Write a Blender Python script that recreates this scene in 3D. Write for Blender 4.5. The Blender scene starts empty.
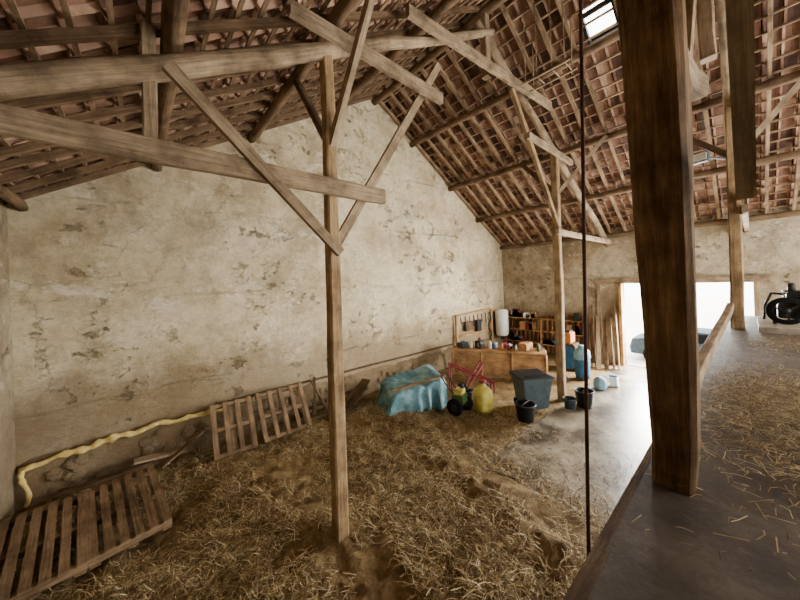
import bpy, math, random
from mathutils import Vector, noise, Matrix
random.seed(7)
V=Vector
CAMZ=3.5
XL,XR,XM=-1.66,13.66,6.0
YG=8.0; YB=-5.0
EAVE=5.1; SL=0.6
LOFT=2.28
def zr(x): return EAVE+SL*(min(x,2*XM-x)-XL)
def lin(c):
    return tuple([((v/255)/12.92 if v/255<=0.04045 else ((v/255+0.055)/1.055)**2.4) for v in c]+[1])
# ---------------- materials
def newmat(name):
    m=bpy.data.materials.new(name); m.use_nodes=True
    nt=m.node_tree; b=nt.nodes['Principled BSDF']
    return m,nt,b
def N(nt,t,**k):
    n=nt.nodes.new(t)
    for a,v in k.items(): setattr(n,a,v)
    return n
def L(nt,a,b): nt.links.new(a,b)
def ramp(nt,fac,stops):
    r=N(nt,'ShaderNodeValToRGB'); e=r.color_ramp.elements
    while len(e)>len(stops): e.remove(e[-1])
    while len(e)<len(stops): e.new(0.5)
    for i,(p,c) in enumerate(stops): e[i].position=p; e[i].color=lin(c)
    L(nt,fac,r.inputs[0]); return r
def noisemat(name,stops,scale=5,coord='Object',stretch=(1,1,1),rough=0.85,bump=0.3,detail=8,dist=0.02,spec=0.3,nrough=0.6):
    m,nt,b=newmat(name)
    tc=N(nt,'ShaderNodeTexCoord'); mp=N(nt,'ShaderNodeMapping'); mp.inputs['Scale'].default_value=stretch
    L(nt,tc.outputs[coord],mp.inputs[0])
    n=N(nt,'ShaderNodeTexNoise'); n.inputs['Scale'].default_value=scale; n.inputs['Detail'].default_value=detail; n.inputs['Roughness'].default_value=nrough
    L(nt,mp.outputs[0],n.inputs['Vector'])
    r=ramp(nt,n.outputs[0],stops); L(nt,r.outputs[0],b.inputs['Base Color'])
    b.inputs['Roughness'].default_value=rough; b.inputs['Specular IOR Level'].default_value=spec
    if bump:
        bp=N(nt,'ShaderNodeBump'); bp.inputs['Strength'].default_value=bump; bp.inputs['Distance'].default_value=dist
        L(nt,n.outputs[0],bp.inputs['Height']); L(nt,bp.outputs[0],b.inputs['Normal'])
    return m
def plain(name,c,rough=0.6,metal=0,var=0.12,spec=0.3):
    c2=tuple(max(0,v*(1-var*2)) for v in c); c3=tuple(min(255,v*(1+var)) for v in c)
    m=noisemat(name,[(0.3,c2),(0.7,c3)],scale=6,rough=rough,bump=0.1,spec=spec)
    m.node_tree.nodes['Principled BSDF'].inputs['Metallic'].default_value=metal
    return m
def patches(m,scale,lo,hi,dark,fac):
    nt=m.node_tree; b=nt.nodes['Principled BSDF']; src=b.inputs['Base Color'].links[0].from_socket
    tc=N(nt,'ShaderNodeTexCoord'); n=N(nt,'ShaderNodeTexNoise'); n.inputs['Scale'].default_value=scale; n.inputs['Detail'].default_value=9; n.inputs['Roughness'].default_value=.65
    L(nt,tc.outputs['Object'],n.inputs['Vector']); r=ramp(nt,n.outputs[0],[(lo,dark),(hi,(255,255,255))])
    mx=N(nt,'ShaderNodeMixRGB',blend_type='MULTIPLY'); mx.inputs[0].default_value=fac; L(nt,src,mx.inputs[1]); L(nt,r.outputs[0],mx.inputs[2]); L(nt,mx.outputs[0],b.inputs['Base Color'])
    return m
def wood(name,a,b_,c):
    m=noisemat(name,[(0.25,a),(0.5,b_),(0.75,c)],scale=4,coord='UV',stretch=(0.5,8,1),rough=0.85,bump=0.5,dist=0.02,nrough=0.75,detail=12,spec=0.15)
    return patches(m,2.3,.32,.6,(120,112,104),.8)
M={}
M['wood_post']=wood('wood_post',(92,72,50),(156,128,92),(196,168,128))
M['wood_grey']=wood('wood_grey',(92,76,58),(156,134,106),(196,174,142))
M['wood_dark']=wood('wood_dark',(58,44,30),(98,78,56),(134,110,82))
M['wood_roof']=wood('wood_roof',(62,48,34),(116,92,68),(154,128,98))
M['batten']=wood('wood_batten',(92,72,54),(148,122,94),(190,162,130))
M['wood_big']=wood('wood_big',(60,44,30),(118,92,64),(172,140,102))
M['wood_pallet']=wood('wood_pallet',(84,66,48),(136,110,82),(172,146,112))
M['wood_orange']=wood('wood_orange',(134,96,60),(184,140,94),(208,168,120))
M['tile_a']=noisemat('tile_a',[(0.3,(98,68,52)),(0.7,(154,114,90))],scale=4,bump=0.4)
M['tile_b']=noisemat('tile_b',[(0.3,(62,44,36)),(0.7,(106,78,64))],scale=4,bump=0.4)
M['tile_c']=noisemat('tile_c',[(0.3,(132,100,80)),(0.7,(190,156,130))],scale=4,bump=0.4)
M['under']=plain('sky_block_sheet',(38,30,24),0.95)  # dark backing sheet added above the tiles to block sky light
M['black']=plain('black_plastic',(32,34,36),0.5)
M['bingrey']=plain('bin_grey',(62,76,80),0.5)
M['iron']=plain('iron',(44,40,36),0.6,0.3)
M['rust']=plain('rusty_iron',(84,56,44),0.7,0.2)
M['white']=plain('white_enamel',(225,225,218),0.4,0,0.03)
M['red']=plain('red_paint',(126,38,44),0.5)
M['yellow']=plain('yellow_plastic',(200,184,90),0.45)
M['foam']=noisemat('yellow_foam',[(0.3,(186,154,78)),(0.7,(232,208,138))],scale=12,bump=0.6)
M['green']=plain('green_paint',(70,92,50),0.5)
M['blue']=plain('blue_plastic',(50,104,140),0.5)
M['ltblue']=plain('light_blue_sack',(130,170,190),0.7)
M['orange']=plain('orange_paint',(200,120,60),0.5)
M['tarp']=noisemat('blue_tarp',[(0.3,(54,88,96)),(0.5,(88,130,138)),(0.7,(142,176,182))],scale=3,rough=0.4,bump=0.6,dist=0.06)
M['carpaint']=plain('car_paint',(62,72,80),0.7,0,.1,.15)
M['glass']=plain('car_glass',(10,14,18),0.8,0,.1,.1)
M['rubber']=plain('rubber',(20,20,20),0.9,0,.1,.1)
M['chrome']=plain('chrome',(150,150,150),0.3,0.9)
M['straw1']=plain('straw_pale',(214,196,152),0.8,0,0.1)
M['straw2']=plain('straw_mid',(172,148,104),0.85,0,0.1)
M['straw3']=plain('straw_brown',(116,93,62),0.9,0,0.1)
M['gravel']=noisemat('outside_gravel',[(0.3,(214,210,202)),(0.7,(240,238,230))],scale=8)
def plaster(name,base,dark,light,seed=0.0,damp=1.0):
    m,nt,b=newmat(name)
    tc=N(nt,'ShaderNodeTexCoord'); mp=N(nt,'ShaderNodeMapping'); mp.inputs['Location'].default_value=(seed,seed,0)
    L(nt,tc.outputs['Object'],mp.inputs[0]); o=mp.outputs[0]
    def nz(s,d=8,r=0.6,st=None,loc=0):
        q=N(nt,'ShaderNodeMapping'); q.inputs['Scale'].default_value=st or (1,1,1); q.inputs['Location'].default_value=(loc,loc,loc); L(nt,o,q.inputs[0])
        n=N(nt,'ShaderNodeTexNoise'); n.inputs['Scale'].default_value=s; n.inputs['Detail'].default_value=d; n.inputs['Roughness'].default_value=r
        L(nt,q.outputs[0],n.inputs['Vector']); return n.outputs[0]
    def math_(op,a,b2,c=None):
        q=N(nt,'ShaderNodeMath',operation=op)
        for i,v in enumerate((a,b2,c)):
            if v is None: continue
            if isinstance(v,(int,float)): q.inputs[i].default_value=v
            else: L(nt,v,q.inputs[i])
        return q.outputs[0]
    def mixc(f,a,bc):
        q=N(nt,'ShaderNodeMix',data_type='RGBA'); L(nt,f,q.inputs['Factor']); L(nt,a,q.inputs['A'])
        if isinstance(bc,tuple): q.inputs['B'].default_value=lin(bc)
        else: L(nt,bc,q.inputs['B'])
        return q.outputs['Result']
    BW=[(0,0,0),(255,255,255)]
    r1=ramp(nt,nz(0.5,12,0.7),[(0.34,dark),(0.49,base),(0.7,light)]); out=r1.outputs[0]
    gs=ramp(nt,nz(0.9,12,0.75,(1,1,.8),7),[(0.47,BW[0]),(0.62,BW[1])]); out=mixc(math_('MULTIPLY',gs.outputs[0],0.7),out,tuple((v*0.87+k) for v,k in zip(dark,(4,3,6))))
    fm=ramp(nt,nz(4.5,14,0.82),[(0.46,BW[0]),(0.67,BW[1])]); out=mixc(math_('MULTIPLY',fm.outputs[0],0.55),out,tuple(v*0.82 for v in dark))
    wp=ramp(nt,nz(1.7,12,0.78,(1,1,1.3),3),[(0.56,BW[0]),(0.62,BW[1])]); out=mixc(math_('MULTIPLY',wp.outputs[0],0.5),out,(238,230,210))
    region=ramp(nt,nz(0.6,4,.6,None,11),[(0.48,BW[0]),(0.64,BW[1])]).outputs[0]
    chips=math_('MULTIPLY',ramp(nt,nz(2.6,14,0.8,(1,1,1.25)),[(0.56,BW[0]),(0.61,BW[1])]).outputs[0],region)
    out=mixc(math_('MULTIPLY',chips,0.7),out,tuple(v*0.6 for v in dark))
    for sc,wd,am in((0.45,.006,.45),(1.1,.008,.25)):
        vo=N(nt,'ShaderNodeTexVoronoi',feature='DISTANCE_TO_EDGE'); vo.inputs['Scale'].default_value=sc
        wn=N(nt,'ShaderNodeTexNoise'); wn.inputs['Scale'].default_value=1.3; wn.inputs['Detail'].default_value=10; wn.inputs['Roughness'].default_value=.65; L(nt,o,wn.inputs['Vector'])
        ad=N(nt,'ShaderNodeMixRGB',blend_type='ADD'); ad.inputs[0].default_value=1.6; L(nt,o,ad.inputs[1]); L(nt,wn.outputs['Color'],ad.inputs[2]); L(nt,ad.outputs[0],vo.inputs['Vector'])
        cr=ramp(nt,vo.outputs['Distance'],[(0.0,BW[1]),(wd,BW[0])])
        out=mixc(math_('MULTIPLY',cr.outputs[0],am),out,tuple(v*0.45 for v in dark))
    sp=N(nt,'ShaderNodeSeparateXYZ'); L(nt,tc.outputs['Object'],sp.inputs[0]); z=sp.outputs[2]
    zz=math_('MULTIPLY_ADD',nz(0.5,6),0.3,z); pp=math_('PINGPONG',math_('ADD',zz,0.3),0.95)
    jl=ramp(nt,pp,[(0.0,BW[1]),(0.05,BW[0])]); jm=math_('MULTIPLY',jl.outputs[0],ramp(nt,nz(1.1,8,0.75),[(0.47,BW[0]),(0.62,BW[1])]).outputs[0])
    out=mixc(math_('MULTIPLY',jm,0.4),out,tuple(v*0.62 for v in dark))
    rr=ramp(nt,math_('MULTIPLY_ADD',nz(1.1,12,0.8),-3.0,z),[(0.0,BW[1]),(0.9,BW[0])])
    out=mixc(math_('MULTIPLY',rr.outputs[0],0.7*damp),out,(126,106,78))
    L(nt,out,b.inputs['Base Color'])
    b.inputs['Roughness'].default_value=0.95; b.inputs['Specular IOR Level'].default_value=0.1
    s1=math_('SUBTRACT',math_('SUBTRACT',nz(5,14,0.8,(1,1,1.5)),chips),math_('MULTIPLY',jm,0.4))
    bp=N(nt,'ShaderNodeBump'); bp.inputs['Strength'].default_value=1.0; bp.inputs['Distance'].default_value=0.07
    L(nt,s1,bp.inputs['Height']); L(nt,bp.outputs[0],b.inputs['Normal'])
    return m
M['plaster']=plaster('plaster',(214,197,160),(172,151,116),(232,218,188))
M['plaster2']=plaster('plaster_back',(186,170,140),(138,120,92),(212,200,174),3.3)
M['stone']=plaster('plinth_stone',(150,128,96),(96,78,54),(204,188,156),6.1)
M['ground']=noisemat('earth_floor',[(0.25,(66,51,33)),(0.42,(108,87,58)),(0.58,(146,122,84)),(0.76,(188,166,122))],scale=3.0,bump=1.0,dist=0.05,detail=15,nrough=0.82,spec=0.1)
M['concrete']=patches(noisemat('concrete',[(0.25,(100,88,72)),(0.5,(146,134,114)),(0.75,(192,181,162))],scale=1.6,bump=0.3,detail=12,rough=0.3,spec=0.6,nrough=0.78),1.1,.38,.56,(108,96,80),.95)
M['loftfloor']=noisemat('loft_boards',[(0.25,(48,41,34)),(0.5,(80,70,59)),(0.75,(118,106,90))],scale=2.5,bump=0.4,detail=12,rough=0.65,nrough=0.75)
# ---------------- mesh builder
class MB:
    def __init__(s): s.v=[];s.f=[];s.uv=[];s.m=[];s.s=[];s.mats=[]
    def mi(s,n):
        if n not in s.mats: s.mats.append(n)
        return s.mats.index(n)
    def face(s,idx,mat,uv=None,smooth=False):
        s.f.append(tuple(idx)); s.m.append(s.mi(mat)); s.s.append(smooth)
        s.uv.append(uv if uv else [(s.v[i][0],s.v[i][2]+s.v[i][1]) for i in idx])
    def rings(s,rings,mat,us,vs,smooth,caps=True,closed=True):
        base=len(s.v); n=len(rings[0])
        for r in rings:
            for p in r: s.v.append(tuple(p))
        for i in range(len(rings)-1):
            for j in range(n if closed else n-1):
                k=(j+1)%n
                a=base+i*n+j;b=base+i*n+k;c=base+(i+1)*n+k;d=base+(i+1)*n+j
                v2=vs[j+1]
                s.face((a,b,c,d),mat,[(us[i],vs[j]),(us[i],v2),(us[i+1],v2),(us[i+1],vs[j])],smooth)
        if caps and closed:
            s.face([base+j for j in range(n)][::-1],mat,[(0.1*j,0) for j in range(n)])
            b2=base+(len(rings)-1)*n
            s.face([b2+j for j in range(n)],mat,[(0.1*j,0) for j in range(n)])
    def beam(s,p1,p2,w,h,mat,rnd=False,wob=0.0,taper=1.0,up=None,step=0.3,bend=0.0):
        p1=V(p1);p2=V(p2);d=p2-p1;Ln=d.length
        if Ln<1e-6: return
        z=d/Ln
        up=V(up) if up else (V((0,0,1)) if abs(z.z)<0.9 else V((0,1,0)))
        sx=up.cross(z).normalized(); sy=z.cross(sx)
        if rnd: prof=[(math.cos(a*math.pi/5)*w/2,math.sin(a*math.pi/5)*h/2) for a in range(10)]
        elif min(w,h)>0.08:
            c=0.12*min(w,h); a=w/2;b=h/2
            prof=[(a,-b+c),(a,b-c),(a-c,b),(-a+c,b),(-a,b-c),(-a,-b+c),(-a+c,-b),(a-c,-b)]
        else:
            a=w/2;b=h/2; prof=[(a,-b),(a,b),(-a,b),(-a,-b)]
        n=max(2,int(Ln/step)+1) if (wob or bend) else 2
        sd=random.uniform(0,100); rings=[];us=[]
        for i in range(n):
            t=i/(n-1); k=1+(taper-1)*t
            off=noise.noise_vector(V((t*Ln*0.5+sd,sd,0)))*wob
            off.z+=math.sin(t*math.pi)*bend
            c=p1+d*t+off
            if i in(0,n-1): c=p1+d*t
            rings.append([])
            for j,(a,b) in enumerate(prof):
                kk=k*(1+(noise.noise(V((t*Ln*1.5+sd,j*1.7,sd)))*wob*3 if wob else 0))
                rings[-1].append(c+sx*a*kk+sy*b*kk)
            us.append(t*Ln+sd)
        vs=[0]
        for j in range(len(prof)):
            a=prof[j];b=prof[(j+1)%len(prof)]
            vs.append(vs[-1]+math.hypot(a[0]-b[0],a[1]-b[1]))
        s.rings(rings,mat,us,[v+sd for v in vs],rnd)
    def box(s,c,size,mat,rz=0):
        c=V(c); R=Matrix.Rotation(rz,3,'Z'); hx=R@V((size[0]/2,0,0))
        s.beam(c-hx,c+hx,size[1],size[2],mat,up=(0,0,1))
    def lathe(s,base,prof,mat,n=20,axis=None,smooth=True,caps=True):
        base=V(base); ax=V(axis).normalized() if axis else V((0,0,1))
        t=V((0,1,0)) if abs(ax.z)>0.9 else V((0,0,1))
        sx=t.cross(ax).normalized(); sy=ax.cross(sx)
        rings=[[base+ax*z+(sx*math.cos(2*math.pi*j/n)+sy*math.sin(2*math.pi*j/n))*max(r,1e-4) for j in range(n)] for r,z in prof]
        s.rings(rings,mat,[p[1] for p in prof],[j/n for j in range(n+1)],smooth,caps)
    def tube(s,pts,r,mat,n=8):
        for a,b in zip(pts[:-1],pts[1:]):
            a=V(a);b=V(b); d=b-a
            s.lathe(a,[(r,-r*0.3),(r,d.length+r*0.3)],mat,n,axis=d)
    def obj(s,name,mods=None):
        me=bpy.data.meshes.new(name); me.from_pydata(s.v,[],s.f)
        for n in s.mats: me.materials.append(M[n])
        me.polygons.foreach_set('material_index',s.m); me.polygons.foreach_set('use_smooth',s.s)
        u=me.uv_layers.new(name='UVMap'); flat=[]
        for q in s.uv:
            for a in q: flat+= [a[0],a[1]]
        u.data.foreach_set('uv',flat); me.update()
        o=bpy.data.objects.new(name,me); bpy.context.collection.objects.link(o); return o
# ---------------- walls
def gable(name,y0,y1,mat):
    b=MB(); tp=0.13; pts=[(XL-0.3,-0.3),(XR+0.3,-0.3),(XR+0.3,zr(XR+0.3)+tp),(XM,zr(XM)+tp),(XL-0.3,zr(XL-0.3)+tp)]
    for y in (y0,y1):
        for p in pts: b.v.append((p[0],y,p[1]))
    b.face((0,1,2,3,4),mat); b.face((9,8,7,6,5),mat)
    for i in range(5):
        j=(i+1)%5; b.face((i,5+i,5+j,j),mat)
    return b.obj(name)
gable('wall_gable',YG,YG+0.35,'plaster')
def wallx(b,x0,x1,y0,y1,z0,z1,mat):
    i=len(b.v)
    for x in(x0,x1):
        for y in(y0,y1):
            for z in(z0,z1): b.v.append((x,y,z))
    for q in((0,1,3,2),(4,6,7,5),(0,4,5,1),(2,3,7,6),(0,2,6,4),(1,5,7,3)): b.face([i+k for k in q],mat)
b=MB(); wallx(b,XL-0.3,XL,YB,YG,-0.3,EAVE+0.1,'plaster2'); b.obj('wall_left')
b=MB(); DY0,DY1,DZ=-0.1,3.12,3.12
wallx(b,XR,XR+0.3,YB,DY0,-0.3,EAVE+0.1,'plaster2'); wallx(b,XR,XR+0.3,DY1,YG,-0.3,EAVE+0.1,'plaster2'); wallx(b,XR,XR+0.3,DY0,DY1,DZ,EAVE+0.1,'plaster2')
b.obj('wall_right')
b=MB(); yb0,yb1=YB-0.3,YB; OX0,OX1,OZ=3.2,12.6,6.2  # unseen rear wall, added and cut open so light enters from the right behind
def prism(pts,mat):
    k=len(b.v); n=len(pts)
    for y in(yb0,yb1):
        for p in pts: b.v.append((p[0],y,p[1]))
    b.face([k+i for i in range(n)],mat); b.face([k+n+i for i in range(n)][::-1],mat)
    for i in range(n): j=(i+1)%n; b.face((k+i,k+n+i,k+n+j,k+j),mat)
prism([(XL-.3,-.3),(OX0,-.3),(OX0,zr(OX0)+.13),(XL-.3,zr(XL-.3)+.13)],'plaster2')
prism([(OX1,-.3),(XR+.3,-.3),(XR+.3,zr(XR+.3)+.13),(OX1,zr(OX1)+.13)],'plaster2')
prism([(OX0,OZ),(OX1,OZ),(OX1,max(OZ+.01,zr(OX1)+.13)),(XM,zr(XM)+.13),(OX0,zr(OX0)+.13)],'plaster2')
b.obj('wall_rear_light_baffle')
b=MB(); b.beam((XR-0.03,DY0-0.3,DZ+0.08),(XR-0.03,DY1+0.9,DZ+0.08),0.1,0.2,'wood_grey',wob=0.02)
b.beam((XR-0.05,DY1+0.03,0),(XR-0.05,DY1+0.03,DZ),0.2,0.1,'wood_orange'); b.beam((XR-0.05,DY1+0.75,0),(XR-0.05,DY1+0.75,DZ),0.08,0.1,'wood_grey')
b.beam((XR-0.05,DY0-0.03,0),(XR-0.05,DY0-0.03,DZ),0.16,0.1,'wood_grey')
b.obj('trim_door_frame')
b=MB(); n=110; rr=[]
for i in range(n+1):
    x=XL+(13.66-XL)*i/n; h=0.60+0.14*noise.noise(V((x*1.3,2,0)))+0.08*noise.noise(V((x*5,2,0))); t=0.12+0.05*noise.noise(V((x*2,7,0)))
    rr.append([V((x,YG,h+0.08)),V((x,YG-t*0.5,h+.02)),V((x,YG-t,h-0.08)),V((x,YG-t-0.05*noise.noise(V((x*4,1,1))),h*.5)),V((x,YG-t-0.04,-0.2))])
b.rings(rr,'stone',[i*0.14 for i in range(n+1)],[0,0.1,0.2,0.5,0.9],True,caps=False,closed=False)
for i in range(220):
    x=random.uniform(XL+.1,8.5); z=random.uniform(.04,.52); r=random.uniform(.05,.12)
    if noise.noise(V((x*.9,0,3)))<-.1: continue
    b.lathe((x,YG-.12,z),[(0.0,-.03),(r*.8,0.0),(r,.02),(r*.75,.04),(0,.05)],'stone',7,axis=(random.uniform(-.2,.2),-1,random.uniform(-.2,.2)),smooth=False)
b.obj('baseboard_gable')
# ---------------- roof
b=MB(); c0=math.cos(math.atan(SL)); s0=math.sin(math.atan(SL)); SLEN=(XM-XL)/c0
def rp(side,u,y,off):
    x=XL+u*c0; z=EAVE+u*s0; x-=s0*off; z+=c0*off
    if side: x=2*XM-x
    return V((x,y,z))
pitch=0.31; tw=0.25; rows=int((SLEN+0.5)/pitch)+1; cols=int((YG+0.1-YB)/tw)
sky=(7.25,7.8,1.65,2.2)
for side in(0,1):
    for i in range(rows):
        u0=-0.45+i*pitch; u1=min(u0+pitch+0.05,SLEN)
        if u0>=SLEN: continue
        for j in range(cols+1):
            y0=YB+j*tw; p=rp(side,u0+0.15,y0+tw/2,0)
            if side and sky[0]-0.05<p.x<sky[1]+0.05 and sky[2]-0.05<p.y<sky[3]+0.05: continue
            if (not side) and abs(p.x-1.50)<0.14 and abs(p.y-3.7)<0.12: continue
            k=len(b.v); jit=random.uniform(-0.012,0.012); jy=random.uniform(-0.008,0.008)
            pr=[(0.0,-0.005),(0.035,0.05),(tw*0.5,0.065),(tw-0.05,0.05),(tw-0.012,-0.005)]
            for u,o in((u0-0.01,-0.005),(u1,0.045)):
                for a,h in pr: b.v.append(tuple(rp(side,u,y0+a+jy,h+o+jit)))
            for a,h in pr: b.v.append(tuple(rp(side,u0-0.02,y0+a+jy,h+0.05+jit)))
            mt=random.choice(['tile_a','tile_a','tile_b','tile_c','tile_b'])
            for q in range(4):
                m2=mt if q in(1,2) else ('tile_c' if mt!='tile_b' else 'tile_a')
                b.face((k+q,k+q+1,k+6+q,k+5+q),m2); b.face((k+q,k+q+1,k+11+q,k+10+q),'tile_c')
def sheet(side,x0,x1,y0,y1):  # added backing that keeps sky light from leaking between tiles
    k=len(b.v); f=lambda x:zr(x)+0.17
    for x in(x0,x1):
        for y in(y0,y1): b.v.append((x,y,f(x)))
    b.face((k,k+1,k+3,k+2),'under')
sheet(0,XL-0.5,1.43,YB-.3,YG+.3); sheet(0,1.43,1.57,YB-.3,3.64); sheet(0,1.43,1.57,3.78,YG+.3); sheet(0,1.57,XM,YB-.3,YG+.3)
sheet(1,XM,sky[0],YB-.3,YG+.3); sheet(1,sky[1],XR+0.5,YB-.3,YG+.3); sheet(1,sky[0],sky[1],YB-.3,sky[2]); sheet(1,sky[0],sky[1],sky[3],YG+.3)
for side in(0,1):
    for i in range(rows):
        u=-0.42+i*pitch
        if u>SLEN-0.03: continue
        b.beam(rp(side,u,YB,-0.02),rp(side,u,YG,-0.02),0.045,0.032,'batten',up=(0,0,1))
    y=YG-0.12
    while y>YB:
        w=random.uniform(0.055,0.085)
        if not(side and sky[2]<y<sky[3]):
            b.beam(rp(side,-0.35,y+random.uniform(-.04,.04),-0.08),rp(side,SLEN,y,-0.08),w,0.09,'batten' if side else 'wood_roof',wob=0.02,step=0.8)
        y-=random.uniform(0.42,0.56)
b.obj('ceiling_roof')
b=MB(); x0,x1,y0,y1=sky
for (xa,ya,xb,yb) in((x0,y0,x1,y0),(x1,y0,x1,y1),(x1,y1,x0,y1),(x0,y1,x0,y0)):
    b.beam((xa,ya,zr(xa)+0.03),(xb,yb,zr(xb)+0.03),0.05,0.1,'iron')
b.obj('window_skylight')
def purlin(x,d=0.19):
    q=MB(); zz=zr(x)-0.12*1.15-d/2
    q.beam((x,YB,zz),(x,YG,zz),d,d,'wood_roof',rnd=True,wob=0.05,step=0.4); q.obj('purlin')
for x in(0.3,2.15,4.25,7.65,9.75,11.6): purlin(x)
purlin(XM,0.2)
purlin(XL+0.15,0.16); purlin(XR-0.12,0.16)
# trusses
def truss(Y,YR,pl,pr,z0l,z0r,big=False):
    b=MB()
    pz=lambda x: zr(x)-0.52
    b.beam((XL+.02,Y,pz(XL)+0.05),(XM+0.3,Y,pz(XM)-0.0),0.25,0.25,'wood_grey',rnd=True,wob=0.06,taper=0.62)
    b.beam((XR-.02,YR,pz(XR)+0.05),(XM-0.3,Y,pz(XM)-0.05),0.22,0.22,'wood_grey',rnd=True,wob=0.06,taper=0.75)
    if not big:
        b.beam((pl-.04,Y,z0l),(pl,Y,pz(pl)+0.15),0.185,0.185,'wood_post',wob=0.02,taper=0.8)
    b.beam((pr,YR,z0r),(pr,YR,7.0 if not big else zr(pr)-.2),0.2,0.2,'wood_post',wob=0.03,taper=0.9)
    if big:
        b.beam((2.35,.27,4.9),(3.3,.22,4.9),0.13,0.19,'wood_grey',wob=0.09,step=.1,taper=.8)
    else:
        b.beam((XL+.02,Y-0.14,4.81),(pl+0.82,Y-0.14,4.79),0.09,0.22,'wood_grey',wob=0.02)
    b.beam((pr-0.35,YR-0.15,4.68),(XR-0.02,YR-0.15,4.66),0.09,0.15,'wood_grey',wob=0.02)
    b.beam((pl-0.55,Y-0.13,6.92),(pl+2.25,Y-0.13,6.82),0.09,0.2,'wood_grey',wob=0.01)
    b.beam((pr-1.8,YR-0.13,6.86),(pr+0.9,YR-0.13,6.82),0.09,0.16,'wood_grey',wob=0.01)
    b.beam((XM-2.6,Y-0.22,7.9),(XM+2.4,YR-0.12,8.03),0.09,0.2,'wood_grey',wob=0.02)
    b.beam((pl,Y-0.2,3.9),(pl-1.78,Y-0.2,5.62),0.07,0.12,'wood_grey')
    b.beam((pl+0.08,Y+0.08,4.02),(pl+2.45,Y+0.08,7.65),0.07,0.13,'wood_grey')
    b.beam((pr-0.02,YR-0.08,4.75),(pr-2.4,YR-0.08,7.75),0.08,0.13,'wood_post')
    b.beam((pl-1.93,Y+0.02,4.75),(pl-1.91,Y+0.02,zr(pl-1.91)-0.1),0.12,0.12,'wood_grey',wob=0.02)
    for p,xx,yy,q in((pl,2.15,Y,.25),(pr,9.6,YR,0)):
        zt=zr(xx)-0.32
        b.beam((p,yy,zt-1.5-q),(xx,yy-1.05,zt),0.08,0.1,'wood_grey'); b.beam((p,yy,zt-1.4-q),(xx,yy+1.35,zt),0.09,0.11,'wood_dark')
    ky=.29 if big else Y
    b.beam((XM,ky,6.4 if big else 8.0),(XM,ky,zr(XM)-0.2),0.16,0.16,'wood_grey',wob=.03)
    b.obj('timber_truss')
truss(3.75,3.48,2.02,8.85,-0.05,-0.05)
truss(0.2,0.17,2.4,9.3,LOFT,LOFT,True)
b=MB(); b.beam((2.31,0.31,LOFT),(2.33,0.35,zr(2.2)-0.3),0.185,0.185,'wood_big',wob=0.03,taper=1.95,step=0.22); b.obj('timber_post')
# ---------------- ground
def gh(x,y):
    f=0.12*noise.fractal(V((x*0.9,y*0.9,1.3)),0.9,2.1,5)+0.035*noise.noise(V((x*5,y*5,0)))+.03*noise.noise(V((x*12,y*12,0)))
    if x>4.1 and y<4.0: f=min(f,0.3)*max(0,min(1,(4.85-x)/0.8))-(0.06 if x>4.75 and y<3.35 else 0)+ (0.04*math.exp(-((x-4.5)**2)/0.08))
    if y>3.3 and x>6: f*=0.35
    if y>7.2: f*=0.4
    f+=0.08*math.exp(-((x-3.9)**2+(y-2.2)**2)/0.6)
    return f
b=MB(); nx,ny=300,250; x0,x1,y0,y1=XL,XR,YB,YG
for j in range(ny+1):
    for i in range(nx+1):
        x=x0+(x1-x0)*i/nx;y=y0+(y1-y0)*j/ny; b.v.append((x,y,gh(x,y)))
for j in range(ny):
    for i in range(nx):
        a=j*(nx+1)+i; b.face((a,a+1,a+nx+2,a+nx+1),'ground',None,True)
b.obj('floor')
b=MB(); top=[]
for i in range(81):
    y=3.35-(3.35-YB)*i/80; top.append((4.72+0.16*noise.noise(V((y*1.7,0,4)))+.06*noise.noise(V((y*7,0,4))),y))
edge=[(XR+0.3,3.35)]+[(13.2-8*t/40,3.35+0.1*noise.noise(V((t*.7,9,0)))) for t in range(0,40)]+top+[(XR+0.3,YB)]
k=len(edge)
for e in edge: b.v.append((e[0],e[1],0.03))
for e in edge: b.v.append((e[0],e[1],-0.08))
b.face(range(k),'concrete')
for i in range(k): b.face((i,(i+1)%k,k+(i+1)%k,k+i),'concrete')
b.obj('floor_slab')
def straw(name,n,fn,hf,lmin=0.08,lmax=0.26,w=0.006,lift=0.5,wt=(1,2.2,2.2)):
    b=MB(); c=0; tries=0
    while c<n and tries<n*20:
        tries+=1
        x,y=fn()
        if x is None: continue
        z=hf(x,y)+random.uniform(0.0,0.03); a=random.uniform(0,2*math.pi); l=random.uniform(lmin,lmax)
        e=random.gauss(0,0.22)*lift; d=V((math.cos(a),math.sin(a),e)); s=V((-math.sin(a),math.cos(a),0))*w*random.uniform(0.5,1.2)
        p=V((x,y,z)); q=p+d*l*0.5+V((0,0,random.uniform(0.0,0.03)*lift*2)); r=q+d*l*0.5+V((random.uniform(-.03,.03),random.uniform(-.03,.03),random.uniform(-0.03,0.01)*lift*2))
        k=len(b.v)
        for t in(p,q,r): b.v.append(tuple(t-s)); b.v.append(tuple(t+s))
        m=random.choices(['straw1','straw2','straw3'],wt)[0]
        b.face((k,k+1,k+3,k+2),m); b.face((k+2,k+3,k+5,k+4),m); c+=1
    return b.obj(name)
def fground():
    x=random.uniform(XL+0.25,7.0);y=random.uniform(0.3,7.6)
    if x>4.75 and y<3.4: return (x,y) if random.random()<.4*math.exp(-(x-4.75)/.3)+.02 else (None,None)
    if x>5.3 and random.random()>0.3: return None,None
    d=noise.noise(V((x*0.8,y*0.8,5)))*0.9+0.45+0.8*noise.noise(V((x*2.6,y*2.6,5)))
    if y>5.3 : d*=0.5
    if -1.7<x<.3 and 5.3<y<7.1: d*=.35
    return (x,y) if random.random()<d else (None,None)
straw('straw_litter',68000,fground,lambda x,y: max(gh(x,y),0.03 if (x>4.75 and y<3.35) else -1),0.06,0.22,0.0042,0.7,(1.3,2.2,1.9))
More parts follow.
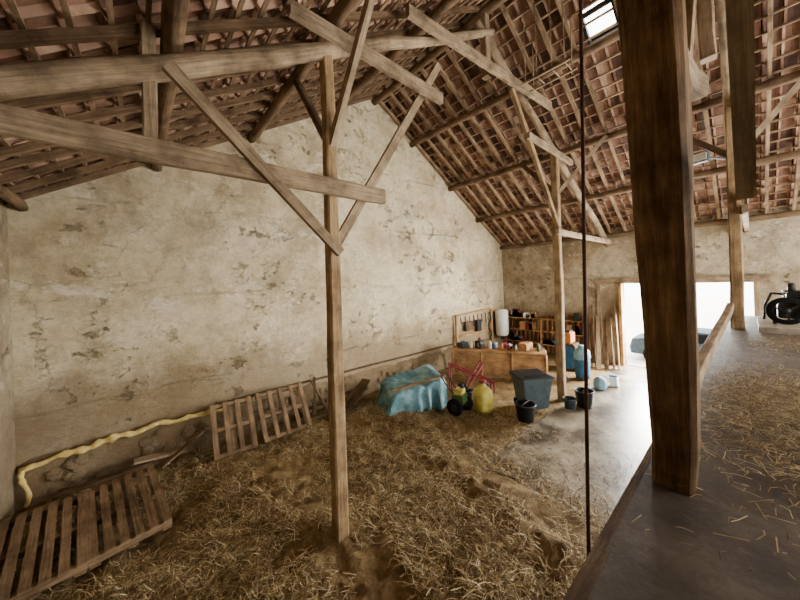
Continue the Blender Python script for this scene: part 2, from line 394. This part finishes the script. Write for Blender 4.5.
def floft():
    r=random.random()
    if r<0.78:
        x=random.gauss(4.2,0.75);y=random.gauss(-0.15,0.27)
    elif r<0.94:
        x=random.gauss(7.6,0.5);y=random.gauss(-0.5,0.35)
    else: x=random.uniform(1.6,8.7);y=random.uniform(-1.6,0.38)
    return (x,y) if y<0.40 and 1.2<x<8.75 else (None,None)
straw('straw_scatter',11000,floft,lambda x,y:LOFT+0.005,0.03,0.13,0.0022,0.3,(1,2,2.6))
# ---------------- loft
b=MB(); LX=11.9
wallx(b,0.2,LX,-3.2,0.44,LOFT-0.06,LOFT,'loftfloor')
b.beam((0.2,0.45,LOFT-0.1),(LX,0.45,LOFT-0.1),0.06,0.2,'wood_dark',wob=0.01)
for x in (1.0,3.4,5.4,7.4,9.3,11.5): b.beam((x,-3.2,LOFT-0.17),(x,0.40,LOFT-0.17),0.14,0.2,'wood_dark')
for x in (2.36,5.4,9.3,11.7): b.beam((x,0.2,0),(x,0.2,LOFT-0.1),0.2,0.2,'wood_dark'); b.beam((x,-3,0),(x,-3,LOFT-0.1),0.15,0.15,'wood_dark')
b.obj('floor_loft')
b=MB(); b.beam((3.0,0.41,LOFT+0.06),(9.2,0.26,LOFT+0.46),0.09,0.12,'wood_grey',wob=0.015,taper=1.15); b.obj('timber_brace')
b=MB(); ax=V((0.02,-0.012,1)); b.lathe((1.46,0.49,LOFT-.12),[(0.008,0),(0.008,2.3)],'rust',8,axis=ax); b.lathe(V((1.46,0.49,LOFT-.12))+ax.normalized()*2.3,[(0.008,0),(0.008,2.35)],'rust',8,axis=ax)
b.obj('metal_pole')
# ---------------- pallets
def pallet(name,mat4,w=1.2,d=0.8,nb=7,bw=0.1,mat='wood_pallet'):
    b=MB()
    T=lambda p: mat4@V(p)
    up=(mat4.to_3x3()@V((0,0,1)))
    for i in range(nb):
        x=-w/2+bw/2+i*(w-bw)/(nb-1)
        b.beam(T((x,-d/2,0.125)),T((x,d/2,0.125)),bw,0.022,mat,up=up)
    for y in(-d/2+0.05,0,d/2-0.05):
        b.beam(T((-w/2,y,0.065)),T((w/2,y,0.065)),0.09,0.09,mat,up=up)
    for x in(-w/2+0.06,0,w/2-0.06): b.beam(T((x,-d/2,0.01)),T((x,d/2,0.01)),0.1,0.02,mat,up=up)
    b.obj(name)
def TM(loc,rx,ry,rz): return Matrix.Translation(loc)@Matrix.Rotation(rz,4,'Z')@Matrix.Rotation(ry,4,'Y')@Matrix.Rotation(rx,4,'X')
pallet('wooden_pallet',TM((-0.26,6.25,0.13),math.radians(5),math.radians(-2),math.radians(6)),0.84,1.6,6,.095)
pallet('wooden_pallet',TM((-1.1,6.15,0.13),math.radians(5),math.radians(2),math.radians(6)),0.84,1.6,6,.095)
pallet('wooden_pallet',TM((-1.42,4.85,0.5),0,math.radians(78),math.radians(2)),1.0,0.9,7,.07)
pallet('wooden_pallet',TM((1.42,7.38,0.44),math.radians(56),0,math.radians(-3)),0.8,1.1,4,.09,'wood_pallet')
pallet('wooden_pallet',TM((2.5,7.4,0.44),math.radians(56),0,math.radians(0)),1.1,1.1,5,.09,'wood_pallet')
b=MB()
b.beam((0.2,7.4,0.1),(0.9,7.55,0.5),0.12,0.03,'wood_pallet')
b.beam((-1.2,7.5,0.15),(0.6,7.6,0.2),0.12,0.05,'wood_dark')
b.beam((3.0,7.55,0.15),(5.1,7.62,0.3),0.12,0.12,'wood_dark',rnd=True,wob=0.03)
b.beam((3.0,7.3,0.1),(4.2,7.2,0.1),0.1,0.05,'wood_dark')
b.beam((3.3,7.4,0.05),(3.5,7.8,0.95),0.07,0.03,'wood_dark'); b.beam((3.7,7.4,0.05),(3.4,7.8,0.9),0.07,0.03,'wood_dark')
b.beam((-.2,7.55,0.3),(.6,7.6,.2),0.2,0.04,'wood_grey'); b.beam((4.0,7.4,.1),(4.9,7.6,.5),.15,.03,'wood_dark')
b.beam((3.4,6.9,.1),(4.8,7.1,.12),.2,.03,'wood_dark'); b.beam((4.3,7.3,.1),(5.0,7.5,.6),.3,.03,'wood_dark')
b.obj('scrap_timber')
b=MB(); rr=[]
for i in range(90):
    t=i/89; x=XL+0.05+t*2.95; z=0.60+0.16*math.sin(t*2.4)+0.06*noise.noise(V((x*3,0,0))); r=0.03+0.045*abs(noise.noise(V((x*5,3,0))))
    c=V((x,YG-0.14,z)); rr.append([c+V((0,math.cos(a*math.pi/4)*r,math.sin(a*math.pi/4)*r*(1.3+noise.noise(V((x*7,a,0)))))) for a in range(8)])
b.rings(rr,'foam',[i*.04 for i in range(90)],[a/8 for a in range(9)],True)
rr=[]
for i in range(24):
    t=i/23; z=0.62-0.6*t; r=0.03+0.03*abs(noise.noise(V((z*8,3,2))))
    c=V((XL+0.12+.04*math.sin(z*9),YG-0.2,z)); rr.append([c+V((math.cos(a*math.pi/4)*r,math.sin(a*math.pi/4)*r,0)) for a in range(8)])
b.rings(rr,'foam',[i*.04 for i in range(24)],[a/8 for a in range(9)],True)
b.obj('insulation_foam')
b=MB(); b.beam((1.3,YG-0.1,0.85),(9.6,YG-0.08,0.85),0.05,0.045,'wood_dark',wob=0.03); b.obj('trim_wall_rail')
# ---------------- tarp covered tub
def tub(cx,cy,w,d,h,rz):
    b=MB(); nu,nv=72,52; R=Matrix.Rotation(rz,3,'Z'); C=V((cx,cy,0))
    W=w/2;D=d/2
    base=len(b.v)
    def sk(s,H):
        a=abs(s)
        return (math.copysign(min(a/0.7,1)*H,s), max(0,(a-0.7)/0.3))
    for j in range(nv+1):
        for i in range(nu+1):
            su=-1+2*i/nu; sv=-1+2*j/nv
            x,kx=sk(su,W); y,ky=sk(sv,D); kk=max(kx,ky)
            rd=0.10*(max(0,abs(x)/W-.75)*4)**2+0.08*(max(0,abs(y)/D-.7)*3.3)**2
            t=h+0.14*(x/W)+0.08*(y/D)-0.12*math.cos(x/W*1.5)*math.cos(y/D*1.5)-rd+0.05*noise.noise(V((x*2.5,y*2.5,2)))+0.1*(0.5-abs(noise.noise(V((x*4+y*3,y*3-x,6)))))
            ang=math.atan2(y*W/D,x)
            fold=0.09*kk*math.sin(ang*13+2*math.sin(ang*5))+0.08*kk*noise.noise(V((x*5,y*5,kk*2)))+.10*kk
            n=V((x/W if kx>0 or abs(x)>W*.98 else 0,y/D if ky>0 or abs(y)>D*.98 else 0,0))
            if n.length>0: n.normalize()
            hem=0.02+0.2*abs(noise.noise(V((ang*2,4,0))))
            z=t*(1-kk)+hem*kk
            b.v.append(tuple(C+R@V((x+n.x*fold,y+n.y*fold,z))))
    for j in range(nv):
        for i in range(nu):
            a=base+j*(nu+1)+i; b.face((a,a+1,a+nu+2,a+nu+1),'tarp',None,True)
    b.beam(C+R@V((-W,-D-.02,h-0.06)),C+R@V((W,-D-.02,h+0.1)),0.05,0.05,'wood_pallet')
    b.obj('tarp_covered_tub')
tub(5.75,6.3,1.6,1.05,0.74,math.radians(-20))
# ---------------- workbench
b=MB(); P=V((8.6,7.15,0));Q=V((10.0,4.4,0)); d=(Q-P).normalized(); nrm=V((-d.y,d.x,0)); 
if nrm.x<0: nrm=-nrm
for i in range(5):
    z=0.12+i*0.165
    b.beam(P+V((0,0,z)),Q+V((0,0,z)),0.025,0.15,'wood_orange')
for t in(0,0.33,0.66,1):
    p=P.lerp(Q,t)-nrm*0.03
    b.beam(p,p+V((0,0,0.88)),0.09,0.04,'wood_orange')
mid=nrm*0.35
b.beam(P+mid+V((0,0,0.91)),Q+mid+V((0,0,0.91)),0.8,0.05,'wood_orange')
for p in(P,Q): b.beam(p+nrm*0.7,p+nrm*0.7+V((0,0,0.9)),0.08,0.08,'wood_pallet')
b.obj('workbench')
def place(t,o,z=0.935): return P.lerp(Q,t)+nrm*o+V((0,0,z))
b=MB(); b.box(place(0.1,0.3,1.04),(0.35,0.25,0.2),'bingrey'); b.box(place(0.1,0.3,1.16),(0.12,0.03,0.04),'black'); b.obj('toolbox')
b=MB(); b.box(place(0.3,0.35,1.08),(0.3,0.22,0.28),'iron'); b.lathe(place(0.3,0.35,1.22),[(0.05,0),(0.05,0.1)],'red',12); b.lathe(place(0.3,0.2,1.08),[(0.09,-.02),(0.09,0.02)],'chrome',14,axis=-nrm); b.obj('bench_grinder')
for t,m,s in((0.2,'white',1.1),(0.42,'white',1),(0.47,'blue',.8),(0.55,'orange',.8),(0.62,'red',.9),(0.7,'white',.7),(0.93,'green',1)):
    b=MB(); b.lathe(place(t,0.3),[(0.05*s,0),(0.055*s,0.02),(0.055*s,0.18*s),(0.02*s,0.24*s),(0.02*s,0.28*s),(0,0.28*s)],m,12); b.obj('bottle')
b=MB(); b.box(place(0.8,0.45,1.06),(0.45,0.3,0.25),'wood_orange'); b.obj('wooden_crate')
b=MB()
for i in range(16):
    t=random.uniform(.02,.97); h=random.uniform(.05,.2); m=random.choice(['iron','black','wood_dark','white','red','bingrey','rust'])
    if i%3==0: b.lathe(place(t,.56),[(.05,0),(.06,h),(0,h)],m,12)
    else: b.box(place(t,.55,.937+h/2),(random.uniform(.08,.25),.1,h),m,random.uniform(-.6,.6))
b.obj('workshop_clutter')
b=MB()
y=7.7
while y>4.2:
    b.beam((XR-0.06,y,0.1),(XR-0.06,y,1.6+random.uniform(-.05,.3)),0.03,0.2,'wood_orange',up=(1,0,0)); y-=0.205
for z in(0.5,1.05,1.6): b.beam((XR-0.28,4.3,z),(XR-0.28,7.7,z),0.4,0.03,'wood_orange')
for yy in (4.3,6.0,7.7): b.beam((XR-0.45,yy,0),(XR-0.45,yy,1.65),0.06,0.06,'wood_orange')
for i in range(40):
    z=random.choice([0.52,1.07,1.62,1.62]); yy=random.uniform(4.45,7.5); h=random.uniform(0.1,0.38)
    b.box((XR-0.3,yy,z+h/2),(0.2,random.uniform(0.1,0.35),h),random.choice(['wood_pallet','bingrey','red','blue','white','wood_orange','black','wood_dark','iron','wood_grey']))
b.obj('storage_shelf')
b=MB(); b.beam((9.75,YG-0.12,0.0),(9.75,YG-0.12,2.0),0.08,0.08,'wood_orange'); b.beam((9.7,YG-0.1,1.95),(12.3,YG-0.1,2.05),0.05,0.08,'wood_orange'); b.beam((12.3,YG-0.12,0),(12.3,YG-0.12,2.05),0.08,0.08,'wood_orange')
b.beam((9.7,YG-0.1,1.1),(12.3,YG-0.1,1.1),0.05,0.1,'wood_orange'); b.box((10.6,YG-0.12,1.45),(0.5,0.1,0.4),'wood_dark'); b.box((11.3,YG-0.12,1.4),(0.3,0.1,0.5),'iron')
for i in range(7): x=10.0+i*.3; b.beam((x,YG-.15,1.9),(x+.02,YG-.15,1.9-random.uniform(.2,.5)),.04,.03,random.choice(['iron','red','wood_dark','black']))
b.obj('tool_frame')
b=MB(); b.lathe((12.8,YG-0.37,0.75),[(0,0),(0.22,0.02),(0.29,0.1),(0.29,1.15),(0.22,1.23),(0,1.25)],'white',24); b.lathe((12.8,YG-0.37,0.6),[(0.07,0),(0.07,0.17)],'black',12)
b.tube([(12.8,YG-.35,.6),(12.8,YG-.3,.3),(12.5,YG-.1,.3)],0.02,'chrome'); b.beam((12.8,YG-.1,0.8),(12.8,YG-.1,1.9),0.3,0.05,'iron'); b.obj('water_heater')
b=MB(); pts=[V((12.1+0.12*math.sin(t*1.1),YG-0.17,1.9-0.14*t)) for t in range(10)]; b.tube(pts,0.03,'black'); b.obj('hose')
def bin_(cx,cy,rz):
    b=MB(); R=Matrix.Rotation(rz,3,'Z'); C=V((cx,cy,0.03))
    def rect(w,d,z): return [C+R@V((a*w/2,c*d/2,z)) for a,c in((-1,-1),(-.9,-1.03),(.9,-1.03),(1,-1),(1,1),(-1,1))]
    b.rings([rect(.62,.5,.06),rect(.66,.54,.3),rect(.78,.64,.78),rect(.84,.7,.8),rect(.84,.7,.84)],'bingrey',[0,.2,.7,.8,.9],[0,.1,.2,.6,.7,1.1,1.6],False)
    b.rings([rect(.86,.74,.845),rect(.86,.74,.88),rect(.6,.5,.94)],'black',[0,.1,.2],[0,.1,.2,.6,.7,1.1,1.6],False)
    b.beam(C+R@V((-.3,.42,.85)),C+R@V((.3,.42,.85)),.04,.04,'black',rnd=True)
    for s in(-.33,.33): b.lathe(C+R@V((s,.22,.1)),[(0,-.03),(.1,-.03),(.1,.03),(0,.03)],'rubber',16,axis=R@V((1,0,0)))
    b.obj('wheelie_bin')
bin_(7.75,3.82,math.radians(-35))
def bucket(cx,cy,r,h,mat,z=0.03,name='bucket'):
    b=MB(); b.lathe((cx,cy,z),[(0,0),(r*.8,0),(r,h),(r*1.07,h),(r*1.07,h-.03),(r*1.02,h-.03),(r*.95,h),(r*.78,.03),(0,.03)],mat,24)
    b.tube([V((cx+r*math.cos(a),cy,z+h-.02))+V((0,-.25*r*math.sin(a),r*.35*math.sin(a))) for a in [i*math.pi/10 for i in range(11)]],0.008,'iron',6)
    b.obj(name)
bucket(6.95,3.6,.23,.4,'black'); bucket(8.75,2.9,.22,.42,'black'); bucket(8.38,3.12,.15,.26,'bingrey'); bucket(6.9,5.3,.18,.3,'black')
b=MB(); C=V((6.75,4.65,0.0)); b.lathe(C,[(0,0),(.2,.0),(.25,.08),(.26,.35),(.24,.52),(.12,.64),(.08,.66),(.08,.74),(0,.74)],'yellow',20); b.lathe(C+V((0,0,.74)),[(.1,0),(.1,.05),(0,.06)],'red',14)
b.tube([C+V((.1,0,.6)),C+V((.22,0,.68)),C+V((.26,0,.5))],.018,'black'); b.obj('chemical_can')
b=MB(); C=V((6.22,5.0,0)); 
for s in(-.22,.22): b.lathe(C+V((s,0,.2)),[(0,-.05),(.2,-.05),(.22,0),(.2,.05),(0,.05)],'rubber',18,axis=(1,0.3,0)); b.lathe(C+V((s,0,.2)),[(.09,-.06),(.09,.06)],'iron',12,axis=(1,0.3,0))
b.box(C+V((0,0,.38)),(.36,.3,.25),'green',.3); b.box(C+V((0,0,.56)),(.26,.22,.14),'yellow',.3); b.lathe(C+V((.1,0,.6)),[(.05,0),(.05,.12),(0,.13)],'iron',10)
b.tube([C+V((-.1,.1,.45)),C+V((-.25,.3,.8)),C+V((-.27,.4,.95))],.018,'iron'); b.tube([C+V((.1,.1,.45)),C+V((.05,.35,.8)),C+V((.02,.45,.95))],.018,'iron'); b.obj('garden_tiller')
b=MB(); A=V((7.1,6.0,.85));B=V((8.0,5.1,.3)); C=V((7.2,5.6,.1));D=V((8.2,5.6,.75))
off=V((.2,.25,0))
for o in(V((0,0,0)),off):
    b.beam(A+o,B+o,.04,.05,'red'); b.beam(C+o,D+o,.04,.05,'red')
    b.beam(A+o,V((A.x,A.y,0))+o,.03,.03,'red'); b.beam(B+o,V((B.x,B.y,0))+o,.03,.03,'red'); 
for t in(0,.25,.5,.75,1):
    p=A.lerp(B,t); b.beam(p,p+off,.02,.03,'red'); p=C.lerp(D,t); b.beam(p,p+off,.02,.03,'red')
for o in(V((0,0,0)),off): b.lathe(C+o+V((0,0,.05)),[(0,-.03),(.15,-.03),(.15,.03),(0,.03)],'rubber',14,axis=(.3,1,0))
b.obj('hay_elevator')
b=MB(); b.lathe((11.1,3.7,.03),[(0,0),(.2,.02),(.23,.15),(.22,.4),(.23,.6),(.2,.68),(0,.7)],'blue',20); b.lathe((11.1,3.7,.66),[(.22,0),(.25,.1),(.22,.3),(.1,.4),(.12,.46),(0,.45)],'ltblue',16); b.obj('waste_barrel')
b=MB(); b.lathe((10.4,3.0,.03),[(0,0),(.16,.02),(.18,.12),(.16,.28),(.08,.36),(0,.36)],'ltblue',14); b.obj('feed_sack')
b=MB(); b.beam((10.9,2.75,.03),(11.0,2.8,.32),.22,.2,'white'); b.beam((11.0,2.8,.32),(11.0,2.8,.36),.23,.21,'blue'); b.obj('jerrycan')
b=MB()
for i in range(10):
    y=3.28+i*.09; b.beam((12.7+random.uniform(-.2,.2),y-.2,.04),(XR-.06,y+random.uniform(0,.12),random.uniform(1.5,2.5)),.035 if i%2 else .12,.03,random.choice(['wood_grey','wood_orange','wood_pallet','wood_dark']))
b.obj('leaning_planks')
b=MB(); b.tube([(10.3,3.9,.03),(10.6,4.3,1.75)],.016,'wood_orange'); 
for k in range(8): b.beam(V((10.25+.05*k-.15,3.88,.03)),V((10.33,3.95,.3)),.01,.01,'iron')
b.box((10.32,3.93,.32),(.3,.04,.04),'orange'); b.obj('rake')
b=MB(); b.box((11.9,4.4,.5),(.5,.6,1.0),'wood_dark'); b.box((11.9,4.4,1.2),(.4,.3,.4),'orange'); b.box((11.9,4.4,1.43),(.3,.2,.06),'black'); b.box((11.64,4.4,.5),(.02,.5,.8),'blue'); b.obj('tool_cabinet')
# ---------------- loft far
b=MB(); wallx(b,8.9,10.7,-1.9,-0.1,LOFT,LOFT+.1,'concrete'); b.obj('stone_step')
b=MB(); C=V((9.5,-.62,LOFT+.1))
b.box(C+V((0,0,.3)),(.55,.55,.3),'iron'); b.box(C+V((0,0,.54)),(.32,.32,.22),'black')
for k in range(5): b.box(C+V((0,0,.46+.05*k)),(.4,.4,.014),'iron')
b.lathe(C+V((-.34,.17,.3)),[(.17,-.03),(.24,-.03),(.26,0),(.24,.03),(.17,.03),(.17,-.03)],'rubber',28,axis=(1,0,0),caps=False); b.lathe(C+V((-.36,.17,.3)),[(0,-.01),(.05,-.01),(.05,.06),(0,.06)],'iron',20,axis=(1,0,0))
for k in range(3):
    a=k*math.pi*2/3+.4; b.beam(C+V((-.35,.17,.3)),C+V((-.35,.17+.18*math.cos(a),.3+.18*math.sin(a))),.03,.03,'iron')
b.lathe(C+V((-.3,-.12,.5)),[(0,-.04),(.1,-.04),(.1,.04),(0,.04)],'iron',16,axis=(1,0,0)); b.lathe(C+V((-.2,.1,.66)),[(.05,0),(.05,.12),(.03,.16),(0,.16)],'iron',12)
b.lathe(C+V((-.12,-.5,.32)),[(0,-.04),(.29,-.04),(.32,0),(.29,.04),(0,.04)],'rubber',24,axis=(1,0,0)); b.lathe(C+V((-.18,-.5,.32)),[(0,-.01),(.12,-.01),(.12,.02),(0,.02)],'chrome',20,axis=(1,0,0))
b.tube([C+V((0,.2,.6)),C+V((-.1,.34,.62)),C+V((-.1,.42,.4)),C+V((0,.44,.1))],.02,'iron'); b.tube([C+V((.1,-.1,.6)),C+V((.05,-.2,.8)),C+V((-.1,-.45,.74)),C+V((-.15,-.8,.55))],.025,'iron')
b.tube([C+V((-.3,.3,.1)),C+V((-.35,0,.14)),C+V((-.3,-.4,.1))],.025,'chrome')
b.tube([C+V((.1,.3,0)),C+V((.1,.3,.4))],.03,'iron'); b.tube([C+V((-.1,-.7,0)),C+V((-.1,-.7,.4))],.03,'iron'); b.obj('old_engine')
b=MB(); C=V((8.9,.62,5.85)); b.beam((9.22,.28,5.8),(8.95,.55,5.85),.03,.03,'iron'); b.box(C,(.1,.3,.22),'bingrey',-.3); b.box(C+V((-.06,0,0)),(.02,.24,.16),'white',-.3); b.obj('floodlight')
b=MB(); b.beam((6.5,2.2,7.75),(6.5,3.2,7.75),.03,.04,'wood_grey'); b.beam((6.9,2.2,7.75),(6.9,3.2,7.75),.03,.04,'wood_grey')
for y in(2.3,2.55,2.85,3.1):
    b.tube([(6.5,y,7.75),(6.5,y,zr(6.5)-.05)],.01,'wood_grey'); b.tube([(6.5,y,7.75),(6.9,y,7.75)],.01,'wood_grey')
for y in(2.3,3.1): b.tube([(6.9,y,7.75),(6.9,y,zr(6.9)-.05)],.01,'wood_grey')
b.obj('hanging_rack')
# ---------------- outside
b=MB(); k=0
for x,z in((XR+.3,0.0),(14.3,-.02),(15,-.3),(60,-.3)):
    for y in(-40,50): b.v.append((x,y,z))
for i in range(3): b.face((2*i,2*i+2,2*i+3,2*i+1),'gravel')
b.obj('ground_yard')
b=MB(); C=V((17.0,1.4,-.3))
prof=[(-2.05,.3),(-2.1,.6),(-2.0,.85),(-1.1,.95),(-.55,1.38),(.9,1.42),(1.6,1.0),(2.0,.92),(2.1,.55),(2.05,.3)]
sec=[]
for w,sc in((-.85,.96),(-.8,1.0),(.8,1.0),(.85,.96)):
    sec.append([C+V((w*(0.86 if p[1]>1.2 else 1),p[0]*sc,p[1])) for p in prof])
b.rings(sec,'carpaint',[0,.1,1.5,1.6],[i*.3 for i in range(11)],False)
for s in(-1,1):
    k=len(b.v)
    for p in((-1.0,.98),(-.5,1.32),(.85,1.35),(1.45,1.0)): b.v.append(tuple(C+V((s*(.865 if p[1]<1.2 else .78),p[0]*.95,p[1]))))
    b.face((k,k+1,k+2,k+3),'glass')
    for yy in(-1.3,1.3):
        b.lathe(C+V((s*.8,yy,.32)),[(0,-.1),(.32,-.1),(.32,.1),(0,.1)],'rubber',24,axis=(1,0,0)); b.lathe(C+V((s*.9,yy,.32)),[(0,-.02),(.2,-.02),(.2,.02),(0,.02)],'chrome',20,axis=(1,0,0))
b.obj('car')
# ---------------- light
w=bpy.data.worlds.new('World'); bpy.context.scene.world=w; w.use_nodes=True
bg=w.node_tree.nodes['Background']; bg.inputs[0].default_value=(1,0.98,0.945,1); bg.inputs[1].default_value=12.0
def area(name,loc,target,sx,sy,e,col):
    l=bpy.data.lights.new(name,'AREA'); l.shape='RECTANGLE'; l.size=sx; l.size_y=sy; l.energy=e; l.color=col
    o=bpy.data.objects.new(name,l); o.location=loc; o.rotation_euler=(V(target)-V(loc)).to_track_quat('-Z','Y').to_euler(); bpy.context.collection.objects.link(o)
area('door_daylight',(XR+0.2,1.5,2.0),(6,2.6,0.0),2.8,2.0,2300,(1,.98,.94))
s=bpy.data.lights.new('sun','SUN'); s.energy=8; s.angle=0.05; s.color=(1,.95,.86); so=bpy.data.objects.new('sun',s); so.rotation_euler=V((0.5,0.1,-0.9)).to_track_quat('-Z','Y').to_euler(); bpy.context.collection.objects.link(so)
# ---------------- camera
cam=bpy.data.cameras.new('camera'); co=bpy.data.objects.new('camera',cam); bpy.context.collection.objects.link(co)
cam.sensor_width=36; cam.lens=13.5; cam.clip_start=0.02; cam.shift_y=-0.024
Rm=Matrix.Rotation(math.radians(-40.7),4,'Z')@Matrix.Rotation(math.radians(90),4,'X')@Matrix.Rotation(math.radians(-2.0),4,'Z')
co.matrix_world=Matrix.Translation((0,0,CAMZ))@Rm
bpy.context.scene.camera=co
